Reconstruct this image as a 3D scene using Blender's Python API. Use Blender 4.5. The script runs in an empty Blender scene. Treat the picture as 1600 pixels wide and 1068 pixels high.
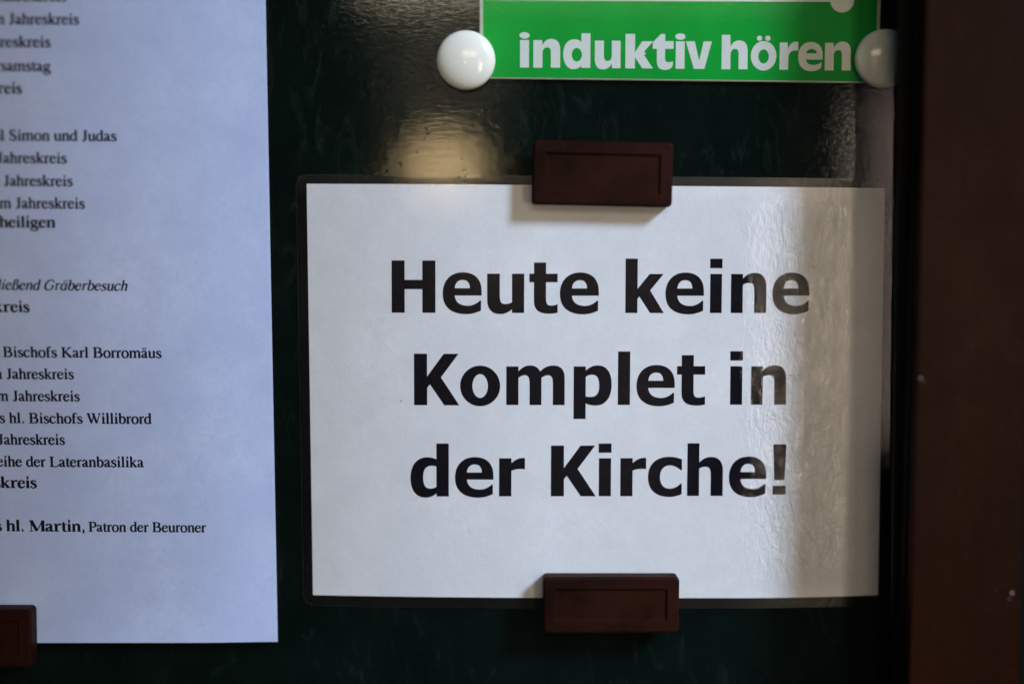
import bpy, bmesh, math, random
from mathutils import Vector, Matrix
from mathutils.geometry import delaunay_2d_cdt
random.seed(7)
scene = bpy.context.scene
C = scene.collection
MM = 0.001

# ------------------------------------------------------------------ camera
cam_d = bpy.data.cameras.new('camera')
cam = bpy.data.objects.new('camera', cam_d)
C.objects.link(cam)
cam_d.sensor_width = 36.0
cam_d.lens = 50.0
cam_d.clip_start = 0.01
cam_d.clip_end = 2000.0
R_ = Vector((0.99987464, -0.01562307, 0.00257208))
U_ = Vector((-0.00150923, 0.06766554, 0.99770692))
F_ = Vector((0.01576128, 0.99758573, -0.06763348))
cam.matrix_world = Matrix(((R_.x, U_.x, -F_.x, -0.03924495), (R_.y, U_.y, -F_.y, -0.51841694),
                           (R_.z, U_.z, -F_.z, 0.05364392), (0, 0, 0, 1)))
cam_d.dof.use_dof = True
cam_d.dof.focus_distance = 0.5145
cam_d.dof.aperture_fstop = 1.3
cam_d.dof.aperture_blades = 9
scene.camera = cam

# ------------------------------------------------------------------ light
def unit(v): return Vector(v).normalized()
SUN = unit((1.13, -1.0, 0.97))                       # towards the bright sky between the roofs
w = bpy.data.worlds.new('World'); scene.world = w; w.use_nodes = True
nt = w.node_tree
sky = nt.nodes.new('ShaderNodeTexSky'); sky.sky_type = 'NISHITA'; sky.sun_disc = False
sky.sun_elevation = math.asin(SUN.z); sky.sun_rotation = math.atan2(SUN.x, SUN.y)
bg = nt.nodes['Background']; nt.links.new(sky.outputs[0], bg.inputs['Color'])
bg.inputs['Strength'].default_value = 0.085
sun_d = bpy.data.lights.new('sun', 'SUN'); sun_d.energy = 4.6; sun_d.angle = math.radians(12)
sun_d.color = (0.60, 0.74, 1.0)
sun = bpy.data.objects.new('sun', sun_d); C.objects.link(sun)
sun.rotation_euler = SUN.to_track_quat('Z', 'Y').to_euler(); sun.location = SUN * 3
def lamp(name, loc, aim, sx, sy, power, col, shape='RECTANGLE'):
    d = bpy.data.lights.new(name, 'AREA'); d.shape = shape; d.size = sx; d.size_y = sy
    d.energy = power; d.color = col
    o = bpy.data.objects.new(name, d); C.objects.link(o)
    o.location = loc; o.rotation_euler = (Vector(loc) - Vector(aim)).to_track_quat('Z', 'Y').to_euler()
    return o
# warm area lamps behind the photographer: the light in the shadows and the glints on the gloss
lamp('fill_light', (0.06, -1.15, 0.48), (0.05, 0, 0), 0.50, 0.28, 2.7, (1.0, 0.80, 0.58))  # added warm fill for the shadows, no real fitting
lamp('film_glare_light', (0.540, -1.15, -0.06), (0.1, 0, 0), 0.095, 0.38, 2.2, (1.0, 0.76, 0.54))  # added narrow panel, makes the glare on the creased film
lamp('board_strip_light', (0.445, -1.15, 0.03), (0.1, 0, 0), 0.08, 0.40, 0.72, (1.0, 0.77, 0.66))  # added panel, reflected as the pale strip beside the frame
lamp('wall_lamp', (-0.112, -1.75, 0.168), (-0.0565, 0, 0.08), 0.075, 0.065, 0.36, (1.0, 0.70, 0.36), 'ELLIPSE')
lamp('haze_light', (-0.105, -1.75, 0.42), (-0.0565, 0, 0.1), 0.16, 0.34, 0.09, (1.0, 0.82, 0.62))  # added dim panel for the faint haze above the glow

scene.view_settings.view_transform = 'Standard'
scene.view_settings.look = 'None'
scene.view_settings.exposure = 0.0
scene.view_settings.gamma = 1.0

# ------------------------------------------------------------------ helpers
def link(o, parent=None):
    C.objects.link(o)
    if parent: o.parent = parent
    return o
def tag(o, label=None, cat=None, group=None, kind=None):
    if label: o['label'] = label
    if cat: o['category'] = cat
    if group: o['group'] = group
    if kind: o['kind'] = kind
    return o
def empty(name, loc=(0, 0, 0)):
    o = bpy.data.objects.new(name, None); o.location = loc; o.empty_display_size = .01
    return link(o)
def from_bm(name, bm, mat, parent=None, smooth=False, local=None):
    me = bpy.data.meshes.new(name); bm.to_mesh(me); bm.free()
    if smooth:
        for p in me.polygons: p.use_smooth = True
        me.set_sharp_from_angle(angle=math.radians(40))
    me.materials.append(mat)
    o = bpy.data.objects.new(name, me); link(o, parent)
    if parent and local is None:                      # meshes are modelled in world space
        o.matrix_parent_inverse = Matrix.Translation(-parent.location)
    return o
def mesh(name, vs, fs, mat, parent=None, smooth=False):
    bm = bmesh.new(); vv = [bm.verts.new(v) for v in vs]
    for f in fs: bm.faces.new([vv[i] for i in f])
    return from_bm(name, bm, mat, parent, smooth)

# ------------------------------------------------------------------ materials
class N:
    def __init__(s, name):
        s.m = bpy.data.materials.new(name); s.m.use_nodes = True
        s.t = s.m.node_tree; s.b = s.t.nodes['Principled BSDF']; s.out = s.t.nodes['Material Output']
        s.co = s.t.nodes.new('ShaderNodeTexCoord').outputs['Object']
    def n(s, k, **kw):
        x = s.t.nodes.new(k)
        for a, v in kw.items(): setattr(x, a, v)
        return x
    def l(s, a, b): s.t.links.new(a, b)
    def noise(s, scale, detail=4, rough=.55, stretch=(1, 1, 1), dist=0):
        mp = s.n('ShaderNodeMapping'); mp.inputs['Scale'].default_value = stretch; s.l(s.co, mp.inputs['Vector'])
        x = s.n('ShaderNodeTexNoise'); s.l(mp.outputs[0], x.inputs['Vector'])
        x.inputs['Scale'].default_value = scale; x.inputs['Detail'].default_value = detail
        x.inputs['Roughness'].default_value = rough; x.inputs['Distortion'].default_value = dist
        return x.outputs['Fac']
    def ramp(s, fac, stops):
        r = s.n('ShaderNodeValToRGB'); s.l(fac, r.inputs[0])
        e = r.color_ramp.elements
        while len(e) < len(stops): e.new(0.5)
        for i, (p, c) in enumerate(stops):
            e[i].position = p; e[i].color = (c, c, c, 1) if isinstance(c, (int, float)) else (*c, 1)
        return r.outputs[0]
    def mix(s, fac, a, b, mode='MIX'):
        x = s.n('ShaderNodeMix', data_type='RGBA', blend_type=mode)
        if isinstance(fac, float): x.inputs[0].default_value = fac
        else: s.l(fac, x.inputs[0])
        for sock, v in ((x.inputs[6], a), (x.inputs[7], b)):
            if isinstance(v, tuple): sock.default_value = (*v, 1)
            else: s.l(v, sock)
        return x.outputs[2]
    def bump(s, h, strength, dist, prev=None):
        b = s.n('ShaderNodeBump'); b.inputs['Strength'].default_value = strength
        b.inputs['Distance'].default_value = dist; s.l(h, b.inputs['Height'])
        if prev: s.l(prev, b.inputs['Normal'])
        return b.outputs[0]
    def set(s, **kw):
        for k, v in kw.items():
            i = s.b.inputs[k.replace('_', ' ')]
            if isinstance(v, (int, float)): i.default_value = v
            elif isinstance(v, tuple): i.default_value = (*v, 1)
            else: s.l(v, i)
        return s.m

def band(s, sock, x0, x1, lo, hi):
    mr = s.n('ShaderNodeMapRange', interpolation_type='SMOOTHSTEP'); s.l(sock, mr.inputs[0])
    for i, v in ((1, x0), (2, x1), (3, lo), (4, hi)): mr.inputs[i].default_value = v
    return mr.outputs[0]
def mul(s, a, b):
    m = s.n('ShaderNodeMath', operation='MULTIPLY'); s.l(a, m.inputs[0]); s.l(b, m.inputs[1]); return m.outputs[0]
def creases(s, lo):
    """crinkles of the laminate near its right end"""
    a = s.noise(230, 5, .60, (1.2, 1, .6), 1.6)
    sep = s.n('ShaderNodeSeparateXYZ'); s.l(s.co, sep.inputs[0])
    ab = s.n('ShaderNodeMath', operation='ABSOLUTE'); s.l(sep.outputs[2], ab.inputs[0])
    m = mul(s, a, band(s, sep.outputs[0], .046, .080, lo, 1.0)); m = mul(s, m, band(s, sep.outputs[0], .082, .100, 1.0, 0.0))
    return mul(s, m, band(s, ab.outputs[0], .060, .074, 1.0, 0.15)), sep.outputs[0]
def wrinkles(s):
    c, x = creases(s, .04)
    n1 = s.bump(c, 1.0, .00075)
    sep = s.n('ShaderNodeSeparateXYZ'); s.l(s.co, sep.inputs[0])
    ab = s.n('ShaderNodeMath', operation='ABSOLUTE'); s.l(sep.outputs[2], ab.inputs[0])
    mx = s.n('ShaderNodeMath', operation='MAXIMUM'); s.l(band(s, x, .015, .06, .22, .03), mx.inputs[0])
    s.l(band(s, ab.outputs[0], .068, .074, 0.0, .30), mx.inputs[1])          # the sealed border is dull
    return s.bump(s.noise(24, 2, .5, (1, 1, .6)), .5, .0006, n1), mx.outputs[0]

def m_board():
    s = N('dark_green_enamel')
    base = s.mix(s.ramp(s.noise(38, 6, .65), [(.35, 0.0), (.75, 1.0)]), (.0008, .0042, .0030), (.0024, .0080, .0056))
    scuff = s.ramp(s.noise(120, 8, .7, (1, 1, .35), 1.2), [(.54, 0.0), (.72, 1.0)])
    base = s.mix(scuff, base, (.010, .018, .014))
    base = s.mix(s.ramp(s.noise(1500, 2, .5), [(.735, 0.0), (.77, .9)]), base, (.045, .05, .045))      # dust
    n1 = s.bump(s.noise(620, 2, .5, (.6, 1, 1.2)), .30, .00008)
    n2 = s.bump(s.noise(70, 2, .5), .15, .0002, n1)
    return s.set(Base_Color=base, Roughness=s.ramp(s.noise(60, 5, .6), [(.3, .05), (.8, .10)]), Normal=n2, IOR=1.5,
                 Specular_IOR_Level=s.ramp(s.noise(800, 3, .62, (.5, 1, 1.0), .5), [(.36, .22), (.60, .60)]))
def m_paper(col, col2, name, creased=False):
    s = N(name)
    base = s.mix(s.ramp(s.noise(34, 5, .6), [(.32, 0.0), (.68, 1.0)]), tuple(c * .95 for c in col), col2)
    base = s.mix(s.ramp(s.noise(110, 4, .7), [(.42, 0.0), (.72, .6)]), base, tuple(c * .90 for c in col))
    base = s.mix(s.ramp(s.noise(480, 3, .7), [(.45, 0.0), (.75, .5)]), base, tuple(c * .88 for c in col))
    nb = s.bump(s.noise(900, 3, .6), .5, .0001)
    nb = s.bump(s.noise(40, 3, .5), .4, .0008, nb)
    if creased: nb = s.bump(creases(s, 0.0)[0], 1.0, .0013, nb)
    return s.set(Base_Color=base, Roughness=.85, Normal=nb, IOR=1.35)
def m_plain(name, col, rough=.5, var=.25, scale=60, bump=.0, bscale=300, ior=1.5, bdist=.0003, spec=.5):
    s = N(name)
    base = s.mix(s.ramp(s.noise(scale, 6, .6), [(.3, 0.0), (.72, 1.0)]), tuple(c * (1 - var) for c in col), tuple(c * (1 + var) for c in col))
    kw = dict(Base_Color=base, Roughness=rough, IOR=ior, Specular_IOR_Level=spec)
    if bump: kw['Normal'] = s.bump(s.noise(bscale, 4, .6), bump, bdist)
    return s.set(**kw)
def m_clear(name, ior, rough, bumps=None, tint=(1, 1, 1), dust=0.0):
    """thin clear sheet: Fresnel mirror over full transparency"""
    s = N(name)
    s.t.nodes.remove(s.b)
    tr = s.n('ShaderNodeBsdfTransparent'); tr.inputs[0].default_value = (*tint, 1)
    gl = s.n('ShaderNodeBsdfGlossy'); gl.inputs['Roughness'].default_value = rough
    fr = s.n('ShaderNodeFresnel'); fr.inputs[0].default_value = ior
    if bumps:
        nrm, rgh = bumps(s); s.l(nrm, gl.inputs['Normal']); s.l(rgh, gl.inputs['Roughness'])
    mx = s.n('ShaderNodeMixShader'); 
    geo = s.n('ShaderNodeNewGeometry'); inv = s.n('ShaderNodeMath', operation='SUBTRACT'); inv.inputs[0].default_value = 1.0
    s.l(geo.outputs['Backfacing'], inv.inputs[1]); mu = s.n('ShaderNodeMath', operation='MULTIPLY')
    s.l(fr.outputs[0], mu.inputs[0]); s.l(inv.outputs[0], mu.inputs[1])      # mirror on the outer face only
    s.l(mu.outputs[0], mx.inputs[0]); s.l(tr.outputs[0], mx.inputs[1]); s.l(gl.outputs[0], mx.inputs[2])
    last = mx.outputs[0]
    if dust:
        df = s.n('ShaderNodeBsdfDiffuse'); df.inputs[0].default_value = (.75, .75, .72, 1)
        m2 = s.n('ShaderNodeMixShader')
        f = s.ramp(s.noise(26, 8, .62, (1, 1, .5), .6), [(.36, dust * .35), (.66, dust)])
        s.l(f, m2.inputs[0]); s.l(last, m2.inputs[1]); s.l(df.outputs[0], m2.inputs[2]); last = m2.outputs[0]
    s.l(last, s.out.inputs['Surface'])
    return s.m
M = {}
M['board'] = m_board()
M['paper'] = m_paper((.78, .79, .81), (.82, .83, .84), 'white_paper', True)
M['page'] = m_paper((.54, .645, .98), (.60, .705, 1.0), 'bluish_paper')
M['ink'] = m_plain('black_toner', (.0060, .0050, .0085), .6, .35, 300, spec=.03)
M['ink_s'] = m_plain('printer_ink', (.011, .010, .022), .7, .2, 300, spec=.05)
M['film'] = m_clear('laminating_film', 1.52, .07, wrinkles, (.985, .985, .99))
M['margin'] = m_clear('sealed_margin', 1.01, .5, None, (1, 1, 1), .010)
M['rim'] = m_clear('film_rim', 1.01, .5, None, (1, 1, 1), .035)
M['glass'] = m_clear('pane_glass', 1.30, .01, None, (.975, .985, .98), .0015)
M['magnet'] = m_plain('brown_plastic', (.0175, .0042, .0020), .5, .6, 60, .5, 450, spec=.04)
M['white'] = m_plain('white_plastic', (.86, .84, .72), .14, .04, 60)
M['green'] = m_plain('green_print', (.0002, .30, .030), .22, .20, 16, .1, 400, spec=.08)
M['signwhite'] = m_plain('sign_white', (.58, .63, .58), .40, .05, 80)
M['signedge'] = m_plain('sign_edge', (.42, .47, .36), .5, .15, 200)
def m_frame():
    s = N('brown_metal_paint')
    base = s.mix(s.ramp(s.noise(22, 6, .62, (1, 1, .35)), [(.3, 0.0), (.7, 1.0)]), (.0080, .0020, .0006), (.0150, .0042, .0014))
    base = s.mix(s.ramp(s.noise(180, 6, .7, (1, 1, .25)), [(.56, 0.0), (.75, .8)]), base, (.020, .0070, .0030))
    base = s.mix(s.ramp(s.noise(900, 2, .5), [(.70, 0.0), (.76, .8)]), base, (.060, .040, .028))
    return s.set(Base_Color=base, Roughness=s.ramp(s.noise(70, 5, .6), [(.3, .36), (.7, .55)]), Specular_IOR_Level=.04,
                 Normal=s.bump(s.noise(300, 4, .6, (1, 1, .3)), .35, .0002))
M['frame'] = m_frame()
M['rubber'] = m_plain('black_rubber', (.0010, .0009, .0010), .6, .3, 80, spec=.08)
M['inner'] = m_plain('dark_metal_liner', (.020, .018, .019), .45, .2, 60)
M['chip'] = m_plain('bare_metal', (.22, .20, .17), .5, .2, 900)
M['speck'] = m_plain('dirt', (.05, .045, .05), .9, .2, 900)
M['wall'] = m_plain('dark_render', (.006, .005, .0045), .9, .3, 20, .6, 80, bdist=.002)  # near black: the shaded gap beside the frame is put into this colour
M['blocker'] = m_plain('blocker_brown', (.10, .075, .05), .8, .2, 10)  # colour of the added slab that blocks the sun

# ------------------------------------------------------------------ lettering
def bez(p, a, b, c, n=10):
    return [tuple((1 - t) ** 3 * p[k] + 3 * (1 - t) ** 2 * t * a[k] + 3 * (1 - t) * t * t * b[k] + t ** 3 * c[k] for k in (0, 1))
            for t in [(i + 1) / n for i in range(n)]]
def path(d):
    tok = d.replace(',', ' ').split(); i = 0; pts = []; cmd = None
    while i < len(tok):
        if tok[i] in 'MLC': cmd = tok[i]; i += 1
        if cmd in 'ML': pts.append((float(tok[i]), float(tok[i + 1]))); i += 2
        else:
            v = [float(x) for x in tok[i:i + 6]]; i += 6
            pts += bez(pts[-1], v[0:2], v[2:4], v[4:6])
    out = []
    for p in pts:
        if not out or abs(p[0] - out[-1][0]) + abs(p[1] - out[-1][1]) > 1e-6: out.append(p)
    if abs(out[0][0] - out[-1][0]) + abs(out[0][1] - out[-1][1]) < 1e-6: out.pop()
    return out
def rc(a, b, c, d): return 'M %g %g L %g %g L %g %g L %g %g' % (a, b, c, b, c, d, a, d)
def el(cx, cy, rx, ry):
    k = .5523
    return 'M %g %g C %g %g %g %g %g %g C %g %g %g %g %g %g C %g %g %g %g %g %g C %g %g %g %g %g %g' % (
        cx + rx, cy, cx + rx, cy + k * ry, cx + k * rx, cy + ry, cx, cy + ry, cx - k * rx, cy + ry, cx - rx, cy + k * ry, cx - rx, cy,
        cx - rx, cy - k * ry, cx - k * rx, cy - ry, cx, cy - ry, cx + k * rx, cy - ry, cx + rx, cy - k * ry, cx + rx, cy)
def union(solids, holes=()):
    vs, fs = [], []
    for poly in list(solids) + list(holes):
        if sum(poly[i][0] * poly[(i + 1) % len(poly)][1] - poly[(i + 1) % len(poly)][0] * poly[i][1] for i in range(len(poly))) < 0: poly = poly[::-1]
        b = len(vs); vs += [Vector(p) for p in poly]; fs.append(list(range(b, b + len(poly))))
    ns = len(solids)
    ov, oe, of, _, _, src = delaunay_2d_cdt(vs, [], fs, 1, 1e-5, True)
    return [tuple(v) for v in ov], [f for f, s in zip(of, src) if s and any(k < ns for k in s) and not any(k >= ns for k in s)]

NH = 'M 0 {T} L 18.5 {T} L 18.5 53.9 C 24 60 30 62.7 37 62.7 C 49 62.7 55.4 55 55.4 40 L 55.4 0 L 36.6 0 L 36.6 31 C 36.6 43 34.5 47 28 47 C 25 47 21.5 46 18.5 43.9 L 18.5 0 L 0 0'
BOLD = {   # heavy humanist sans, units: 81.5 = cap height
 'H': ([rc(0, 0, 20.3, 81.5), rc(47.8, 0, 68.2, 81.5), rc(19, 36.8, 49, 51.3)], []),
 'e': (['M 0 30 C 0 50 12 63.2 31.5 63.2 C 50 63.2 60.8 53 60.8 33 L 60.8 27 L 18.8 27 C 19.5 16 28 11 39 11 C 47 11 53 14.5 58 19.2 L 59.8 19.2 L 59.8 3.6 C 52 0 45 -2.2 36.5 -2.2 C 13 -2.2 0 9 0 30'],
       ['M 18.8 38.3 C 19.5 46.5 24 51.3 31 51.3 C 38.5 51.3 42.2 47 42.4 38.3']),
 'u': (['M 0 61.2 L 19.6 61.2 L 19.6 30 C 19.6 18 21 13.8 28 13.8 C 32 13.8 35.5 15 38.7 16.6 L 38.7 61.2 L 57.7 61.2 L 57.7 0 L 38.7 0 L 38.7 5.6 C 33 .5 27 -1.9 20 -1.9 C 7 -1.9 0 6 0 21'], []),
 't': (['M 7.2 78.7 L 26.1 78.7 L 26.1 61.3 L 44.2 61.3 L 44.2 48 L 26.1 48 L 26.1 24 C 26.1 14 28 11.5 35 11.5 C 38.5 11.5 41.5 12.5 44.4 13.9 L 44.4 .6 C 40 -.7 36 -1.2 31.5 -1.2 C 14 -1.2 7.2 5 7.2 20 L 7.2 48 L 0 48 L 0 61.3 L 7.2 61.3'], []),
 'k': (['M 0 0 L 0 84.8 L 18.9 84.8 L 18.9 37.8 L 37.6 61 L 59.3 61 L 38.6 35.3 L 60.1 0 L 38.6 0 L 21.8 25.8 L 18.9 22.2 L 18.9 0'], []),
 'i': ([rc(0, 70, 19.6, 84.7), rc(.5, 0, 19.1, 61)], []),
 'n': ([NH.replace('{T}', '60.9')], []),
 'h': ([NH.replace('{T}', '84.6')], []),
 'K': (['M 0 0 L 0 81.5 L 20.3 81.5 L 20.3 45.3 L 46.3 81.5 L 69.2 81.5 L 41.9 44.1 L 70.6 0 L 47.1 0 L 24.8 33 L 20.5 27.6 L 20.5 0'], []),
 'o': ([el(31.2, 30.6, 31.2, 32.2)], [el(31.2, 30.5, 12.1, 18.9)]),
 'm': (['M 0 61 L 19 61 L 19 53.6 C 25 60 30 62.7 37 62.7 C 44.5 62.7 49.5 60 52.8 53.3 C 59 60 65 62.7 73.5 62.7 C 86 62.7 91.2 55 91.2 42 L 91.2 0 L 72.8 0 L 72.8 32 C 72.8 43.6 71 47.3 65 47.3 C 61.5 47.3 58 45.7 54.9 43.2 L 54.9 0 L 36.4 0 L 36.4 32 C 36.4 43.6 34.5 47.3 28.5 47.3 C 25.5 47.3 22 45.7 19 43 L 19 0 L 0 0'], []),
 'p': (['M 0 61 L 18.9 61 L 18.9 54.5 C 24.5 60 30.5 62.7 38 62.7 C 52 62.7 59.4 51 59.4 32 C 59.4 12 50 -.9 35 -.9 C 28.5 -.9 23 .3 18.9 2.4 L 18.9 -22.3 L 0 -22.3'],
       ['M 18.9 44.7 C 22 46.9 25.5 48 29 48 C 37 48 40 41 40 30.5 C 40 18.5 36 12.7 27 12.7 C 24 12.7 21.3 12.9 18.9 13.4']),
 'l': ([rc(0, 0, 18.9, 84.6)], []),
 'd': (['M 40.4 85 L 59.6 85 L 59.6 0 L 40.6 0 L 40.6 4.7 C 35 .2 29.5 -2.1 23 -2.1 C 8 -2.1 0 10 0 29.6 C 0 50 10 62.9 26 62.9 C 31.5 62.9 36.5 61.7 40.4 59.7'],
       ['M 40.4 48 C 37.5 49 35.5 49.3 33 49.3 C 24 49.3 19.7 42.7 19.7 30.3 C 19.7 18 23.5 12.5 30.5 12.5 C 34 12.5 37.5 13.6 40.4 15.3']),
 'r': (['M 0 61.2 L 19.2 61.2 L 19.2 53.5 C 25 59 30.5 61.8 37.5 61.8 L 40.3 61.6 L 40.3 43.5 C 33 44.8 26 44.2 19.2 41.2 L 19.2 0 L 0 0'], []),
 'c': (['M 52.9 59 C 47 61.8 40 63.3 33.5 63.3 C 12.5 63.3 0 51.4 0 30.6 C 0 9.8 12.5 -1.4 33.5 -1.4 C 40.5 -1.4 47.5 .4 52.9 3.3 L 52.9 20 L 51 20 C 45.5 14.4 40.5 12 34 12 C 24.5 12 18.8 19 18.8 30.6 C 18.8 42.7 25 49.4 34 49.4 C 40.5 49.4 46 46.3 51 41.8 L 52.9 41.8'], []),
 '!': ([rc(0, 1.2, 20.2, 15.2), 'M 0.2 81.9 L 21 81.9 L 18.2 24.4 L 2.2 24.4'], []),
}
RN = 'M 0 {T} L 13.6 {T} L 14.2 34.8 C 17 41.5 22 45 28 45 C 37.5 45 41.9 39 41.9 27 L 41.9 0 L 27.4 0 L 27.3 24 C 27.3 29.5 25.5 31.7 21.5 31.7 C 17 31.7 14.3 28 14.3 23 L 14.3 0 L 0 0'
ROUND = {   # rounded bold sans of the green sign
 'i': ([rc(1, 0, 15, 43), el(8, 50.2, 8, 5)], []),
 'n': ([RN.replace('{T}', '43')], []),
 'h': ([RN.replace('{T}', '53.6')], []),
 'd': ([rc(28.3, 0, 42.4, 54), 'M 30 38 C 27 42.5 23 44.6 18 44.6 C 6.5 44.6 0 35.5 0 21.5 C 0 7 6.5 -2 16 -2 C 22 -2 27 1 30 6'], [el(21.2, 20.5, 8, 10.6)]),
 'u': (['M 0 43 L 14.2 43 L 14.2 19.5 C 14.2 13.5 16.2 11.3 20 11.3 C 24.5 11.3 26.6 14 26.6 19.5 L 26.6 43 L 40.4 43 L 40.4 0 L 27.2 0 L 26.6 7.5 C 23.5 1 19 -2 13.2 -2 C 4 -2 0 4 0 15.5'], []),
 'k': (['M 0 0 L 0 53.7 L 14.9 53.7 L 14.9 25 L 26 42.4 L 43 42.4 L 29 26 L 32 23.5 L 29.2 20.6 L 43 0 L 26.5 0 L 14.9 17.5 L 14.9 0'], []),
 't': (['M 19.3 54 L 12.5 54 L 2 43 L 0 41 L 0 31 L 6.5 31 L 6.5 13 C 6.5 3 10.5 -2 19 -2 C 24.5 -2 31 .5 31.6 6 L 31.6 11.5 C 29.5 10.4 27.5 10 25 10 C 21 10 19.3 11.8 19.3 16 L 19.3 31 L 32.5 31 L 32.5 43 L 19.3 43'], []),
 'v': (['M 0 43 L 14 43 L 21 12.8 L 28 43 L 40.8 43 L 29.4 0 L 12.9 0'], []),
 'ö': ([el(20, 21.3, 20, 23), el(13.3, 48.7, 4.1, 4.1), el(26.3, 48.7, 4.1, 4.1)], [el(20, 20.4, 8.2, 11)]),
 'r': (['M 0 42.6 L 12.2 42.6 L 13 32.5 C 15.5 39.5 19.5 43.8 25 43.9 L 28.9 43.5 L 28.9 30 C 19 31 14 27.5 13.8 19.5 L 13.4 0 L 0 0'], []),
 'e': (['M 0 21 C 0 35 7.5 43.8 20 43.8 C 31.5 43.8 38.1 35.5 38.1 22.5 L 38.1 16.2 L 12 16.2 C 12.5 11 17 7.8 23.5 7.8 C 28.5 7.8 33 9.5 36.6 12.5 L 36 3.5 C 31.5 .2 26.5 -1.8 20 -1.8 C 7.5 -1.8 0 6.5 0 21'],
       ['M 12.3 26 C 13.5 30.5 16.5 32.8 20.8 32.8 C 25.5 32.8 28.5 30.5 29.3 26']),
}
# roman text face: every stroke is a row of (x, y, width); 1000 = em
def _T(bold): return 95
def S_(*p): return list(p)
def st(x, y0, y1, w_=95): return [(x, y0, w_), (x, y1, w_)]
def sf(a, b, y=0): return [(a, y + 13, 27), (b, y + 13, 27)]
def tf(x, y): return [(x - 90, y - 28, 24), (x - 30, y - 14, 44), (x + 20, y - 8, 30)]
BOWL_B = [(150, 360, 30), (235, 438, 45), (335, 430, 68), (415, 330, 92), (425, 220, 98), (400, 100, 88), (310, 18, 50), (220, 12, 36), (110, 50, 40)]
BOWL_D = [(385, 390, 30), (300, 440, 40), (200, 438, 42), (100, 350, 85), (68, 220, 98), (88, 100, 90), (165, 28, 62), (260, 25, 48), (385, 95, 30)]
A_ = [[(80, 325, 60), (90, 400, 66), (150, 443, 40), (220, 440, 40), (290, 400, 75), (305, 320, 92), (305, 100, 92), (325, 35, 75), (375, 28, 48), (430, 65, 28)],
      [(305, 272, 30), (190, 222, 45), (92, 160, 80), (78, 90, 92), (125, 35, 70), (200, 42, 42), (305, 100, 40)]]
ARCH = lambda x: [(x, 345, 28), (x + 75, 428, 48), (x + 165, 438, 70), (x + 228, 375, 90), (x + 235, 250, 95), (x + 235, 0, 95)]
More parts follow.
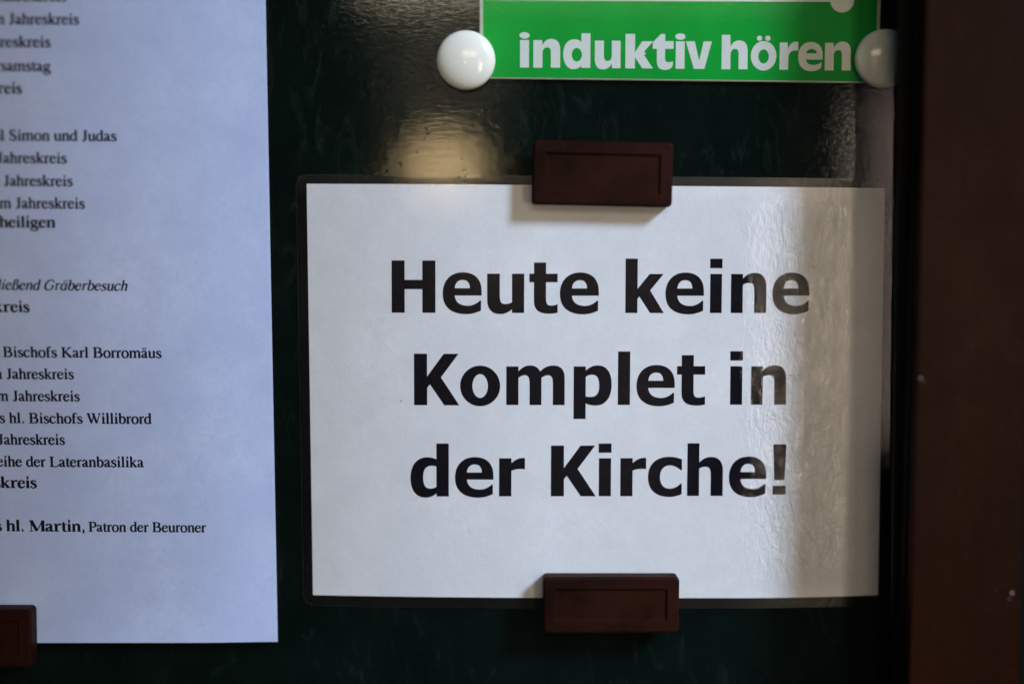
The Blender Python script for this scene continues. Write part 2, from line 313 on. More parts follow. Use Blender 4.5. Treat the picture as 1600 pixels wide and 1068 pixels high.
RO = {
 'a': (444, A_), 'ä': (444, A_ + [[(100, 600, 95), (105, 600, 95), (185, 600, 95)][::2], [(240, 600, 95), (325, 600, 95)]]),
 'b': (500, [st(110, 25, 683), tf(110, 683), BOWL_B]),
 'c': (444, [[(385, 345, 75), (345, 415, 60), (250, 448, 36), (130, 405, 62), (68, 300, 90), (62, 200, 98), (98, 85, 92), (205, 22, 66), (310, 38, 45), (412, 122, 28)]]),
 'd': (500, [st(385, 0, 683), tf(385, 683), BOWL_D, [(385, 14, 40), (490, 28, 25)]]),
 'e': (444, [[(80, 275, 28), (400, 275, 28)], [(372, 275, 82), (345, 385, 70), (240, 448, 36), (130, 405, 62), (70, 300, 90), (62, 205, 98), (98, 85, 92), (210, 22, 68), (325, 50, 46), (420, 150, 26)]]),
 'f': (333, [[(130, 0, 95), (130, 480, 95), (155, 610, 84), (225, 668, 42), (300, 660, 46), (345, 615, 60)], sf(20, 270), sf(20, 300, 422)]),
 'g': (500, [[(220, 440, 40), (115, 400, 70), (98, 300, 92), (118, 205, 70), (220, 160, 36), (322, 205, 70), (342, 300, 92), (322, 400, 70), (220, 440, 40)],
             [(325, 420, 40), (480, 425, 45)], [(150, 172, 40), (90, 110, 50), (130, 48, 80), (300, 30, 92), (420, 0, 90), (445, -75, 66), (370, -165, 48), (230, -195, 40), (80, -160, 55), (42, -90, 58), (120, 12, 36)]]),
 'h': (500, [st(115, 0, 683), tf(115, 683), ARCH(150), sf(10, 225), sf(280, 495)]),
 'i': (278, [st(140, 0, 445), tf(140, 455), sf(18, 258), [(88, 622, 108), (196, 622, 108)]]),
 'J': (389, [[(232, 655, 105), (232, 150, 105), (212, 48, 78), (150, 8, 50), (90, 20, 50), (52, 75, 78)], sf(110, 368, 635)]),
 'k': (500, [st(115, 0, 683), tf(115, 683), [(405, 432, 32), (165, 235, 36)], [(215, 280, 75), (400, 12, 100)], sf(10, 225), sf(290, 500), sf(280, 480, 422)]),
 'l': (278, [st(135, 0, 683), tf(135, 683), sf(18, 255)]),
 'm': (778, [st(115, 0, 445), tf(115, 455), ARCH(150), ARCH(420), sf(10, 225), sf(290, 490), sf(560, 765)]),
 'n': (500, [st(115, 0, 445), tf(115, 455), ARCH(150), sf(10, 225), sf(280, 495)]),
 'o': (500, [[(250, 448, 36), (125, 400, 72), (68, 225, 98), (125, 50, 72), (250, 4, 36), (375, 50, 72), (432, 225, 98), (375, 400, 72), (250, 448, 36)]]),
 'p': (500, [st(110, -217, 445), tf(110, 455), BOWL_B, sf(10, 240, -217)]),
 'r': (333, [st(115, 0, 445), tf(115, 455), [(145, 330, 28), (205, 415, 46), (270, 438, 66), (322, 408, 84)], sf(10, 240)]),
 's': (389, [[(325, 330, 44), (300, 410, 42), (200, 446, 40), (98, 400, 72), (92, 315, 84), (200, 240, 92), (305, 165, 92), (322, 90, 75), (245, 14, 45), (130, 8, 42), (68, 60, 46), (50, 140, 36)]]),
 't': (278, [[(110, 585, 30), (125, 430, 95), (125, 120, 95), (152, 35, 78), (210, 20, 46), (275, 62, 28)], sf(15, 275, 422)]),
 'u': (500, [[(112, 440, 95), (112, 150, 95), (140, 48, 82), (220, 18, 58), (310, 50, 45), (375, 105, 28)], st(388, 0, 445), tf(112, 455), tf(388, 455), [(388, 14, 40), (492, 25, 26)]]),
 'z': (444, [sf(40, 400), sf(40, 390, 422), [(350, 435, 90), (90, 15, 90)]]),
 'B': (667, [st(158, 10, 655, 104), sf(20, 330, 635), [(320, 646, 30), (460, 600, 75), (500, 500, 104), (460, 400, 75), (320, 350, 30), (158, 350, 28)], [(320, 350, 30), (510, 300, 80), (560, 185, 110), (510, 60, 80), (320, 14, 32), (20, 14, 28)]]),
 'G': (722, [[(630, 470, 30), (590, 600, 45), (430, 662, 40), (230, 600, 82), (110, 430, 104), (85, 250, 108), (140, 90, 90), (300, 10, 50), (480, 28, 50), (585, 110, 60), (590, 290, 95)], sf(460, 700, 275)]),
 'K': (722, [st(158, 0, 662, 104), sf(28, 290), sf(28, 290, 635), [(570, 640, 32), (195, 315, 38)], [(265, 380, 95), (620, 8, 112)], sf(430, 690, 635), sf(490, 722)]),
 'L': (611, [st(158, 0, 662, 104), sf(20, 300, 635), [(20, 14, 28), (500, 16, 36), (575, 165, 28)]]),
 'M': (889, [st(130, 0, 650, 34), [(140, 650, 110), (440, 20, 100)], [(440, 20, 36), (760, 650, 36)], st(770, 0, 655, 110), sf(15, 250), sf(15, 180, 635), sf(650, 880), sf(730, 880, 635)]),
 'P': (556, [st(158, 0, 655, 104), sf(20, 320, 635), sf(20, 300), [(320, 646, 34), (460, 600, 80), (500, 480, 104), (460, 360, 80), (320, 310, 32), (158, 315, 28)]]),
 'S': (556, [[(455, 500, 36), (430, 600, 40), (300, 656, 42), (155, 605, 84), (115, 500, 96), (185, 405, 100), (370, 290, 108), (455, 185, 100), (420, 60, 80), (280, 8, 46), (130, 50, 46), (65, 185, 38)]]),
 'W': (944, [[(110, 650, 105), (320, 15, 95)], [(320, 15, 32), (490, 640, 32)], [(430, 650, 105), (650, 15, 95)], [(650, 15, 32), (850, 650, 32)], sf(5, 230, 635), sf(320, 560, 635), sf(740, 935, 635)]),
 'A': (722, [[(110, 10, 34), (345, 660, 34)], [(345, 660, 90), (600, 10, 110)], sf(10, 230), sf(450, 710), sf(200, 490, 215)]),
 'ß': (500, [[(115, 0, 95), (115, 480, 95), (160, 640, 70), (250, 675, 40), (350, 620, 75), (330, 500, 80), (260, 420, 40), (360, 330, 85), (430, 190, 95), (380, 50, 75), (280, 10, 50), (215, 40, 60)], sf(10, 160)]),
 '.': (250, [[(80, 50, 100), (175, 50, 100)]]),
 ',': (250, [[(75, 50, 95), (165, 50, 95)], [(150, 70, 60), (140, -60, 40), (80, -130, 25)]]),
}
ITAL = dict(RO)
ITAL['a'] = (500, [st(385, 0, 445), BOWL_D, [(385, 14, 40), (480, 40, 25)]])
ITAL['ä'] = (500, [st(385, 0, 445), BOWL_D, [(385, 14, 40), (480, 40, 25)], [(150, 600, 90), (235, 600, 90)], [(310, 600, 90), (395, 600, 90)]])
ITAL['r'] = (389, [st(135, 0, 440, 85), tf(135, 452), [(150, 300, 28), (230, 415, 44), (300, 440, 60), (350, 410, 80)]])
for ch in 'hnm':
    ITAL[ch] = (RO[ch][0], [s for s in RO[ch][1] if not (len(s) == 2 and s[0][2] == 27)] + [[(385 if ch != 'm' else 655, 14, 40), (480 if ch != 'm' else 750, 45, 25)]])
for ch in 'i':
    ITAL[ch] = (278, [st(125, 0, 445, 85), tf(125, 455), [(125, 14, 40), (225, 50, 25)], [(95, 622, 100), (196, 622, 100)]])
BADV = {'a': 500, 'ä': 500, 'b': 556, 'd': 556, 'h': 556, 'k': 556, 'm': 833, 'n': 556, 'u': 556, 'r': 444, 't': 333, 'M': 944, 'o': 500}

def smooth_pts(p):
    if len(p) < 3: return p
    out = []
    closed = p[0][:2] == p[-1][:2]
    for i in range(len(p) - 1):
        p0 = p[i - 1] if i > 0 else (p[-2] if closed else p[0]); p1 = p[i]; p2 = p[i + 1]
        p3 = p[i + 2] if i + 2 < len(p) else (p[1] if closed else p[-1])
        for k in range(3):
            t = k / 3
            out.append(tuple(.5 * (2 * b + (c - a) * t + (2 * a - 5 * b + 4 * c - d) * t * t + (3 * b - a - 3 * c + d) * t ** 3) for a, b, c, d in zip(p0, p1, p2, p3)))
    return out + [p[-1]]
def hull(p):
    p = sorted(set((round(a, 2), round(b, 2)) for a, b in p))
    def half(p):
        h = []
        for q in p:
            while len(h) > 1 and (h[-1][0] - h[-2][0]) * (q[1] - h[-2][1]) - (h[-1][1] - h[-2][1]) * (q[0] - h[-2][0]) <= 1e-6: h.pop()
            h.append(q)
        return h
    a, b = half(p), half(p[::-1])
    return a[:-1] + b[:-1]
_cache = {}
def roman(ch, style):
    key = (ch, style)
    if key in _cache: return _cache[key]
    adv, strokes = (ITAL if style == 'i' else RO)[ch]
    sx = 1.0
    if style == 'b' and ch in BADV: sx = BADV[ch] / adv; adv = BADV[ch]
    polys = []
    for s in strokes:
        p = smooth_pts(s); sd = []
        for i, (x, y, w_) in enumerate(p):
            a = p[max(i - 1, 0)]; b = p[min(i + 1, len(p) - 1)]
            if s[0][:2] == s[-1][:2] and i in (0, len(p) - 1): a, b = p[-2], p[1]
            tx, ty = (b[0] - a[0]) * sx, b[1] - a[1]; L = math.hypot(tx, ty) or 1
            if style == 'b': w_ = w_ * 1.95 if w_ < 50 else w_ * 1.78
            elif style == 'i': w_ = w_ * 1.12 + 26
            else: w_ = w_ * 1.22 + 30
            h = w_ / 2; q = [(x * sx - ty / L * h, y + tx / L * h), (x * sx + ty / L * h, y - tx / L * h)]
            sh = .27 if style == 'i' else 0
            sd.append([(u + v * sh, v) for u, v in q])
        for i in range(len(sd) - 1):
            q = hull([sd[i][0], sd[i + 1][0], sd[i + 1][1], sd[i][1]])
            if len(q) < 3: continue
            polys.append(q)
    g = (adv, union(polys)); _cache[key] = g
    return g

# measured positions in millimetres on the board: (letter, left, right, baseline, mm per unit)
BIG = [[('H', -74.64, -58.8, 29.34, 0.2309), ('e', -56.19, -42.12, 29.39, 0.2306), ('u', -40.13, -26.79, 29.39, 0.2306), ('t', -24.94, -14.71, 29.4, 0.2306), ('e', -13.92, 0.13, 29.43, 0.2306), ('k', 9.74, 23.67, 29.45, 0.2308), ('e', 24.21, 38.13, 29.48, 0.2309), ('i', 40.27, 44.72, 29.5, 0.231), ('n', 47.92, 60.78, 29.51, 0.2311), ('e', 62.98, 76.66, 29.51, 0.2315)], [('K', -66.6, -50.18, -4.17, 0.2294), ('o', -49.88, -35.38, -4.1, 0.2292), ('m', -33.17, -12.02, -3.97, 0.2292), ('p', -8.77, 5.01, -3.91, 0.2293), ('l', 7.28, 11.68, -3.88, 0.2294), ('e', 14.02, 27.91, -3.87, 0.2294), ('t', 28.72, 38.97, -3.84, 0.2295), ('i', 47.98, 52.58, -3.78, 0.2297), ('n', 55.66, 68.56, -3.79, 0.2299)], [('d', -67.96, -54.02, -37.52, 0.228), ('e', -51.74, -37.76, -37.41, 0.2278), ('r', -35.71, -26.32, -37.36, 0.2277), ('K', -16.86, -0.51, -37.3, 0.2278), ('i', 0.47, 5.13, -37.28, 0.2279), ('r', 8.42, 17.79, -37.28, 0.2279), ('c', 18.49, 30.85, -37.24, 0.228), ('h', 32.81, 45.82, -37.17, 0.2281), ('e', 48.04, 61.7, -37.15, 0.2284), ('!', 64.15, 69.13, -37.03, 0.2286)]]
GREEN = [('i', -28.7, -25.02, 117.35, 0.2271), ('n', -23.68, -14.04, 117.34, 0.2272), ('d', -12.94, -3.17, 117.32, 0.2273), ('u', -1.58, 7.7, 117.26, 0.2274), ('k', 9.43, 19.37, 117.24, 0.2274), ('t', 19.25, 26.75, 117.19, 0.2275), ('i', 27.33, 31.0, 117.17, 0.2275), ('v', 31.16, 40.56, 117.15, 0.2276), ('h', 44.12, 53.5, 117.1, 0.2277), ('ö', 54.65, 63.9, 117.05, 0.2278), ('r', 65.06, 71.75, 117.0, 0.2278), ('e', 71.79, 80.61, 116.95, 0.2279), ('n', 81.42, 90.83, 116.85, 0.228)]
PAGE = [('im ', 'Jahreskreis', 'r', -210.24, -186.99, 137.56, 138.06, 5.48), ('im ', 'Jahreskreis', 'r', -206.42, -182.94, 129.78, 130.27, 5.5), ('im Jah', 'reskreis', 'r', -209.49, -192.48, 121.91, 122.17, 5.5), ('Kar', 'samstag', 'r', -209.45, -192.59, 113.68, 113.83, 5.51), ('Jahresk', 'reis', 'b', -210.7, -202.37, 105.95, 105.99, 5.64), ('tel ', 'Simon und Judas', 'r', -207.14, -171.02, 89.7, 90.0, 5.52), ('im ', 'Jahreskreis', 'r', -211.45, -187.84, 81.9, 82.0, 5.49), ('im ', 'Jahreskreis', 'r', -209.4, -186.03, 73.98, 74.06, 5.51), ('im ', 'Jahreskreis', 'r', -205.64, -182.17, 66.2, 66.24, 5.53), ('Aller', 'heiligen', 'b', -211.34, -192.26, 59.54, 59.52, 5.73), ('ließend ', 'Gräberbesuch', 'i', -196.95, -168.42, 37.47, 37.15, 5.39), ('Jahres', 'kreis', 'b', -214.74, -202.14, 29.76, 29.66, 5.8), ('s hl. ', 'Bischofs Karl Borromäus', 'r', -212.26, -157.13, 13.67, 12.99, 5.5), ('im ', 'Jahreskreis', 'r', -211.61, -187.89, 5.78, 5.56, 5.5), ('im ', 'Jahreskreis', 'r', -209.82, -186.14, -2.23, -2.46, 5.53), ('s hl. ', 'Bischofs Willibrord', 'r', -204.36, -161.19, -10.31, -10.85, 5.55), ('m ', 'Jahreskreis', 'r', -215.87, -191.97, -18.05, -18.26, 5.57), ('eihe ', 'der Lateranbasilika', 'r', -206.23, -164.24, -26.21, -26.67, 5.58), ('Jahre', 'skreis', 'b', -217.95, -202.61, -33.97, -34.12, 6.02), ('s hl. ', 'Martin,', 'b', -206.07, -186.13, -50.08, -50.27, 6.04), ('', 'Patron der Beuroner', 'r', -184.68, -142.21, -50.26, -50.67, 5.33)]

# ------------------------------------------------------------------ surfaces of the sheets (depth in front of the board, m)
def ss(t): t = min(1, max(0, t)); return t * t * (3 - 2 * t)
def curl(x, z=0):
    """the laminated sheet bows: high in the middle, falling to the board at both ends"""
    if x > .048: return .0059 - 1.5 * (min(x, .107) - .048) ** 2
    t = max(0, (-.010 - x) / .095)
    return .0059 - .0039 * t * t
def bulge(x, z): return .0036 + .0012 * ss((-.117 - x) / .03) + .0112 * ss((-.125 - x) / .095) * ss((z + .08) / .17)
def sheet_plate(name, corners, depth, thick, mat, parent, nx=40, nz=24, radius=0):
    """a thin sheet between four corners (tl, tr, br, bl in m), following depth(x, z), with its own thickness"""
    tl, tr, br, bl = [Vector(c) for c in corners]
    bm = bmesh.new(); g = {}
    for k, off in ((0, thick), (1, 0.0)):
        for i in range(nx + 1):
            for j in range(nz + 1):
                u, v = i / nx, j / nz
                p = (tl * (1 - u) + tr * u) * (1 - v) + (bl * (1 - u) + br * u) * v
                if radius:                                   # clipped corners
                    W_, H_ = (tr - tl).length, (tl - bl).length
                    du, dv = min(u, 1 - u) * W_, min(v, 1 - v) * H_
                    if du < radius and dv < radius:
                        c = Vector((radius - du, radius - dv)); 
                        if c.length > radius:
                            c2 = c.normalized() * radius; ox, oz = c.x - c2.x, c.y - c2.y
                            p = Vector((p.x + (ox if u < .5 else -ox), p.y - (oz if v < .5 else -oz)))
                g[k, i, j] = bm.verts.new((p.x, -(depth(p.x, p.y) + off), p.y))
    for i in range(nx):
        for j in range(nz):
            bm.faces.new([g[0, i, j], g[0, i, j + 1], g[0, i + 1, j + 1], g[0, i + 1, j]])
            bm.faces.new([g[1, i, j], g[1, i + 1, j], g[1, i + 1, j + 1], g[1, i, j + 1]])
    for i in range(nx):
        for j, s in ((0, 1), (nz, -1)):
            f = [g[0, i, j], g[0, i + 1, j], g[1, i + 1, j], g[1, i, j]]; bm.faces.new(f if s > 0 else f[::-1])
    for j in range(nz):
        for i, s in ((0, -1), (nx, 1)):
            f = [g[0, i, j], g[0, i, j + 1], g[1, i, j + 1], g[1, i, j]]; bm.faces.new(f if s < 0 else f[::-1])
    bmesh.ops.recalc_face_normals(bm, faces=bm.faces[:])
    return from_bm(name, bm, mat, parent, True)
def put_glyph(bm, tri, fx, fz, depth, lift):
    vs, fs = tri
    vv = []
    for (x, y) in vs:
        X, Z = fx(x, y), fz(x, y)
        vv.append(bm.verts.new((X, -(depth(X, Z) + lift), Z)))
    for f in fs: bm.faces.new([vv[i] for i in f][::1])
def face_front(bm):
    bm.normal_update()
    for f in bm.faces:
        if f.normal.y > 0: f.normal_flip()
def measured_line(name, row, font, depth, lift, mat, parent):
    bm = bmesh.new()
    for ch, x0, x1, zb, s in row:
        sol, hol = font[ch]
        tri = union([path(p) for p in sol], [path(p) for p in hol])
        a = min(v[0] for v in tri[0]); b = max(v[0] for v in tri[0]); k = (x1 - x0) / (b - a)
        put_glyph(bm, tri, lambda x, y: (x0 + (x - a) * k) * MM, lambda x, y: (zb + y * s) * MM, depth, lift)
    face_front(bm)
    return from_bm(name, bm, mat, parent)

# ------------------------------------------------------------------ the case: back board, frame, glass
case = tag(empty('display_case', (0, 0, 0)), 'dark green notice case with glass front and brown metal frame at the right', 'display case')
def box(name, x0, x1, y0, y1, z0, z1, mat, parent, bev=0, seg=2):
    bm = bmesh.new(); bmesh.ops.create_cube(bm, size=1)
    for v in bm.verts:
        v.co = ((x0 + x1) / 2 + v.co.x * (x1 - x0), (y0 + y1) / 2 + v.co.y * (y1 - y0), (z0 + z1) / 2 + v.co.z * (z1 - z0))
    if bev: bmesh.ops.bevel(bm, geom=bm.edges[:], offset=bev, segments=seg, affect='EDGES', profile=.5)
    return from_bm(name, bm, mat, parent, False)
tag(box('back_board', -.42, .128, 0, .003, -.30, .36, M['board'], case), 'dark green enamelled back board with fine scuffs')
Z0, Z1 = -.30, .36
def prism(name, prof, mat, parent, bevel=0):
    """vertical bar; prof: list of (x at z=+.139, x at z=-.099, y)"""
    bm = bmesh.new(); lo, hi = [], []
    for xt, xb, y in prof:
        k = (xt - xb) / .238
        lo.append(bm.verts.new((xb + (Z0 + .099) * k, y, Z0))); hi.append(bm.verts.new((xb + (Z1 + .099) * k, y, Z1)))
    n = len(prof)
    for i in range(n):
        j = (i + 1) % n; bm.faces.new([lo[i], lo[j], hi[j], hi[i]])
    bm.faces.new(lo[::-1]); bm.faces.new(hi)
    bmesh.ops.recalc_face_normals(bm, faces=bm.faces[:])
    if bevel:
        ed = [e for e in bm.edges if abs(e.verts[0].co.z - e.verts[1].co.z) > .3]
        bmesh.ops.bevel(bm, geom=ed, offset=bevel, segments=3, affect='EDGES', profile=.5)
    return from_bm(name, bm, mat, parent)
frame = prism('frame', [(.1064, .1056, -.039), (.1436, .1436, -.039), (.1436, .1436, .004), (.1300, .1300, .004), (.1300, .1300, -.0275), (.1064, .1056, -.0275)], M['frame'], case, .0006)
frame['label'] = 'dark brown painted metal upright of the frame'
prism('shade_strip', [(.1437, .1437, -.0340), (.2000, .2000, -.0340), (.2000, .2000, .004), (.1437, .1437, .004)], M['rubber'], case)  # added black bar in place of the shaded gap beyond the frame
prism('gasket', [(.1005, .1031, -.0272), (.1150, .1150, -.0272), (.1150, .1150, -.0244), (.1005, .1031, -.0244)], M['rubber'], case, .0002)
prism('glazing_bead', [(.1054, .1048, -.0335), (.1062, .1054, -.0335), (.1062, .1054, -.0274), (.1048, .1046, -.0274)], M['rubber'], case, .0002)
prism('side_panel', [(.1280, .1280, -.0270), (.1296, .1296, -.0270), (.1296, .1296, -.0002), (.1280, .1280, -.0002)], M['inner'], case)
box('glass_pane', -.42, .1145, -.0242, -.0212, -.295, .355, M['glass'], case)
for (cx, cz, r) in ((.10735, 9.1e-3, .00042), (.1405, -.0650, .00055), (.1396, -.0671, .00025), (.1082, .0078, .0002)):
    bm = bmesh.new(); bmesh.ops.create_icosphere(bm, subdivisions=2, radius=r)
    for v in bm.verts:
        v.co *= random.uniform(.7, 1.25); v.co.y *= .3
        v.co += Vector((cx, -.03915, cz))
    from_bm('paint_chip', bm, M['chip'], frame)

# ------------------------------------------------------------------ the notice in the middle
notice = tag(empty('laminated_notice', (0, -.0005, 0)), 'white laminated sheet reading Heute keine Komplet in der Kirche! in heavy black letters', 'notice')
paper_c = [(-0.10528, 0.07563), (0.10437, 0.07472), (0.10483, -0.07511), (-0.104, -0.07458)]
film_c = [(-0.10912, 0.07893), (0.10794, 0.078), (0.10883, -0.07882), (-0.10747, -0.07835)]
sheet_plate('paper', paper_c, lambda x, z: curl(x, z) - .00012, .00012, M['paper'], notice)
for row in BIG: measured_line('text_line', row, BOLD, curl, .00003, M['ink'], notice)
sheet_plate('laminate', film_c, lambda x, z: curl(x, z) + .00006, .00010, M['film'], notice, 60, 40, .004)
def ring(name, outer, inner, lift, mat):
    bm = bmesh.new(); n = 40; A, B = [], []
    for k in range(4):
        o0, o1, i0, i1 = [Vector(c) for c in (outer[k], outer[(k + 1) % 4], inner[k], inner[(k + 1) % 4])]
        for i in range(n):
            t = i / n
            for L, p, q in ((A, o0, o1), (B, i0, i1)):
                c = p * (1 - t) + q * t; L.append(bm.verts.new((c.x, -(curl(c.x, c.y) + lift), c.y)))
    m = len(A)
    for i in range(m): bm.faces.new([A[i], A[(i + 1) % m], B[(i + 1) % m], B[i]])
    face_front(bm)
    return from_bm(name, bm, mat, notice)
def grow(c, d): return [(c[0][0] - d, c[0][1] + d), (c[1][0] + d, c[1][1] + d), (c[2][0] + d, c[2][1] - d), (c[3][0] - d, c[3][1] - d)]
ring('sealed_margin', grow(film_c, -.0006), grow(paper_c, .0002), .00001, M['margin'])
def cut(c, r):
    out = []
    for k in range(4):
        p = Vector(c[k]); a_ = (Vector(c[k - 1]) - p).normalized(); b_ = (Vector(c[(k + 1) % 4]) - p).normalized()
        out += [tuple(p + a_ * r), tuple(p + a_ * r * .3 + b_ * r * .3), tuple(p + b_ * r)]
    return out
bm = bmesh.new(); O = cut(film_c, .0035); I = cut(grow(film_c, -.00022), .0034); A, B = [], []
for k in range(12):
    for i in range(16):
        t = i / 16
        for L, c in ((A, O), (B, I)):
            q = Vector(c[k]) * (1 - t) + Vector(c[(k + 1) % 12]) * t; L.append(bm.verts.new((q.x, -(curl(q.x, q.y) + .00022), q.y)))
for i in range(len(A)): bm.faces.new([A[i], A[(i + 1) % len(A)], B[(i + 1) % len(A)], B[i]])
face_front(bm); from_bm('film_rim', bm, M['rim'], notice)
for (x, z, r) in ((-.0713, -.0027, .00028), (-.0543, .0487, .00018), (.0585, .0001 - .0275, .00012), (-.0175, .0715, .00012)):
    bm = bmesh.new(); bmesh.ops.create_icosphere(bm, subdivisions=1, radius=r)
    for v in bm.verts: v.co *= random.uniform(.6, 1.2); v.co.y *= .2; v.co += Vector((x, -(curl(x, z) + .0002), z))
    from_bm('dirt_speck', bm, M['speck'], notice)

# ------------------------------------------------------------------ the bluish page on the left
page = tag(empty('calendar_page', (-.22, -.0005, 0)), 'bluish white printed page with black serif lines, at the left behind the glass', 'printed page')
page_c = [(-.3300, .2060), (-0.11981, .2050), (-0.11683, -0.09158), (-.3250, -0.09138)]
sheet_plate('paper', page_c, lambda x, z: bulge(x, z) - .0001, .00010, M['page'], page, 60, 60)
for pre, txt, sty, x0, x1, z0, z1, em in PAGE:
    bm = bmesh.new(); pos = []; x = 0
    for ch in pre + txt:
        if ch == ' ': pos.append(None); x += 250
        else:
            adv, tri = roman(ch, sty); pos.append((x, tri)); x += adv
    def ink(p): return p[0] + min(v[0] for v in p[1][0]), p[0] + max(v[0] for v in p[1][0])
    a = ink(pos[len(pre)])[0]; b = ink(pos[-1])[1]
    k = (x1 - x0) / (b - a); sl = (z1 - z0) / (x1 - x0)
    for p in pos:
        if not p: continue
        ox = p[0]
        put_glyph(bm, p[1], lambda u, v: (x0 + (ox + u - a) * k) * MM,
                  lambda u, v: (z0 + (ox + u - a) * k * sl + v * em / 1000) * MM, bulge, .00003)
    face_front(bm)
    from_bm('text_line', bm, M['ink_s'], page)

# ------------------------------------------------------------------ green sign
sign = tag(empty('green_sign', (.03, -.0003, .15)), 'green plastic sign with pale rounded lettering induktiv hören', 'sign')
def plate(name, pts, y0, y1, mat, parent, bev=0):
    bm = bmesh.new()
    a = [bm.verts.new((x, y0, z)) for x, z in pts]; b = [bm.verts.new((x, y1, z)) for x, z in pts]
    n = len(pts); bm.faces.new(a); bm.faces.new(b[::-1])
    for i in range(n): bm.faces.new([a[i], b[i], b[(i + 1) % n], a[(i + 1) % n]])
    bmesh.ops.recalc_face_normals(bm, faces=bm.faces[:])
    if bev:
        bmesh.ops.bevel(bm, geom=[e for e in bm.edges if abs(e.verts[0].co.y - e.verts[1].co.y) < 1e-6], offset=bev, segments=2, affect='EDGES')
    return from_bm(name, bm, mat, parent)
zt = .2300
xl = lambda z: -.04306 + (z - .11374) * (-.0051 * 1.0)
xr = lambda z: .10107 + (z - .11273) * .0110
plate('plate', [(xl(.11374), .11340), (xr(.11273), .11240), (xr(zt), zt), (xl(zt), zt)], -.0018, -.0003, M['signedge'], sign, .0003)
plate('printed_field', [(xl(.114) + .0015, .11395), (xr(.113) - .0014, .11295), (xr(zt) - .0014, zt - .0015), (xl(zt) + .0015, zt - .0015)], -.00188, -.0017, M['green'], sign)
measured_line('text_line', GREEN, ROUND, lambda x, z: .0019, .00003, M['signwhite'], sign)
def disc(cx, cz, r, n=48): return [(cx + r * math.cos(2 * math.pi * i / n), cz + r * math.sin(2 * math.pi * i / n)) for i in range(n)]
bm = bmesh.new()
v_, f_ = union([[(-.0408, .1412), (.0862, .1412), (.0862, .1450), (-.0408, .1450)], disc(.0873, .1418, .00435)])
put_glyph(bm, (v_, f_), lambda x, y: x, lambda x, y: y, lambda x, z: .0019, .00003); face_front(bm)
from_bm('white_rule', bm, M['signwhite'], sign)

# ------------------------------------------------------------------ brown block magnets
def block_magnet(quad, label, base, t):
    """quad: front face corners tl, tr, br, bl (mm)"""
    tl, tr, br, bl = [Vector(q) * MM for q in quad]
    cx, cz = (tl + tr + br + bl) / 4
    wd = ((tr - tl).length + (br - bl).length) / 2; hd = ((tl - bl).length + (tr - br).length) / 2
    ang = math.atan2((tr - tl).y, (tr - tl).x)
    root = tag(empty('block_magnet', (cx, base, cz)), label, 'magnet', 'brown block magnets')
    root.rotation_euler = (0, -ang, 0)
    bm = bmesh.new(); rings = []
    prof = [(.0002, 0, .0013), (0, -.0004, .0015), (0, -t + .0009, .0015), (.00025, -t + .00030, .0013), (.0008, -t, .0010),
            (.0042, -t, .0005), (.0044, -t + .00015, .0004), (.0047, -t + .0008, .0003), (.0051, -t + .0009, .0002)]
    for ins, y, r in prof:
        ring = []; a, b2 = wd / 2 - ins, hd / 2 - ins
        for q, (sx_, sz_) in enumerate(((1, 1), (-1, 1), (-1, -1), (1, -1))):
            for k in range(6):
                an = (q + k / 5) * math.pi / 2
                ring.append(bm.verts.new((sx_ * (a - r) + r * math.cos(an), y, sz_ * (b2 - r) + r * math.sin(an))))
        rings.append(ring)
    for A, B in zip(rings, rings[1:]):
        for k in range(24): bm.faces.new([A[k], A[(k + 1) % 24], B[(k + 1) % 24], B[k]])
    bm.faces.new(rings[0][::-1]); bm.faces.new(rings[-1])
    bmesh.ops.recalc_face_normals(bm, faces=bm.faces[:])
    b = from_bm('body', bm, M['magnet'], root, False, local=True)
    return root
block_magnet([(-23.78, 90.9), (25.75, 89.96), (25.31, 66.99), (-24.37, 68.65)], 'brown block magnet holding the top edge of the laminated notice', -.0061, .0073)
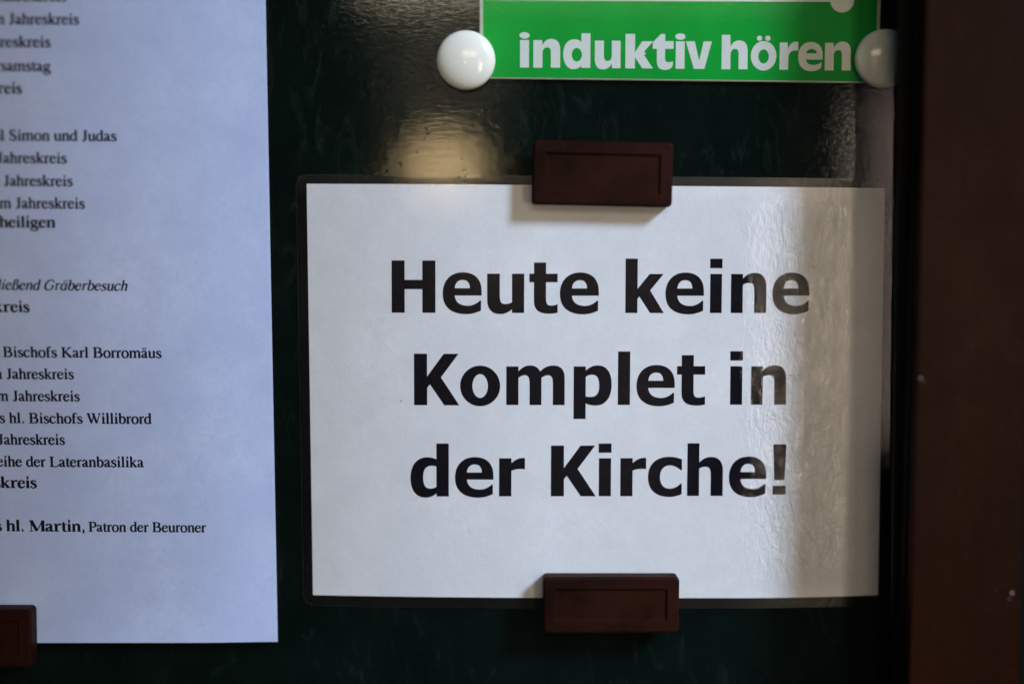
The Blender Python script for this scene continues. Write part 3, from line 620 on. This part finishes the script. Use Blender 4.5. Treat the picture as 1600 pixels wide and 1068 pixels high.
block_magnet([(-19.98, -65.47), (29.44, -65.53), (29.42, -86.05), (-19.44, -85.97)], 'brown block magnet holding the bottom edge of the laminated notice', -.0061, .0073)
block_magnet([(-253.88, -76.92), (-203.88, -77.12), (-204.2, -98.4), (-254.2, -98.2)], 'brown block magnet on the lower edge of the bluish page, cut by the picture edge', -.0054, .0073)

# ------------------------------------------------------------------ white round magnets
def round_magnet(x, z, label):
    root = tag(empty('round_magnet', (x, -.0021, z)), label, 'magnet', 'white round magnets')
    R = .01055; prof = [(R * .93, 0), (R * .985, -.0006), (R, -.0020), (R * .995, -.0032)]
    for i in range(1, 15):
        a = i / 14 * math.pi / 2; prof.append((R * .995 * math.cos(a), -.0032 - .0040 * math.sin(a)))
    bm = bmesh.new(); n = 64; rings = []
    for r, y in prof[:-1]: rings.append([bm.verts.new((r * math.cos(2 * math.pi * k / n), y, r * math.sin(2 * math.pi * k / n))) for k in range(n)])
    top = bm.verts.new((0, prof[-1][1], 0))
    for a, b in zip(rings, rings[1:]):
        for k in range(n): bm.faces.new([a[k], a[(k + 1) % n], b[(k + 1) % n], b[k]])
    for k in range(n): bm.faces.new([rings[-1][k], rings[-1][(k + 1) % n], top])
    bm.faces.new(rings[0][::-1])
    bmesh.ops.recalc_face_normals(bm, faces=bm.faces[:])
    from_bm('cap', bm, M['white'], root, True, local=True)
round_magnet(-.04784, .1195, 'white round magnet at the lower left corner of the green sign, whole in view')
round_magnet(.10227, .1207, 'white round magnet at right corner of green sign, cut off by the brown frame')

# ------------------------------------------------------------------ wall behind the case, and added unseen blockers that shade it
box('sky_blocker', -3.2, 2.6, -3.0, -2.7, -1.5, 1.6, M['wall'], None)['kind'] = 'structure'  # added unseen wall, keeps the low sky out of the reflections
box('sun_blocker', -.26, .400, -.53, -.48, .315, 1.0, M['blocker'], None)['kind'] = 'structure'  # added unseen slab, blocks the sun from the left page
tag(box('wall', -1.6, 1.6, .006, .12, -1.2, 1.4, M['wall'], None), kind='structure')
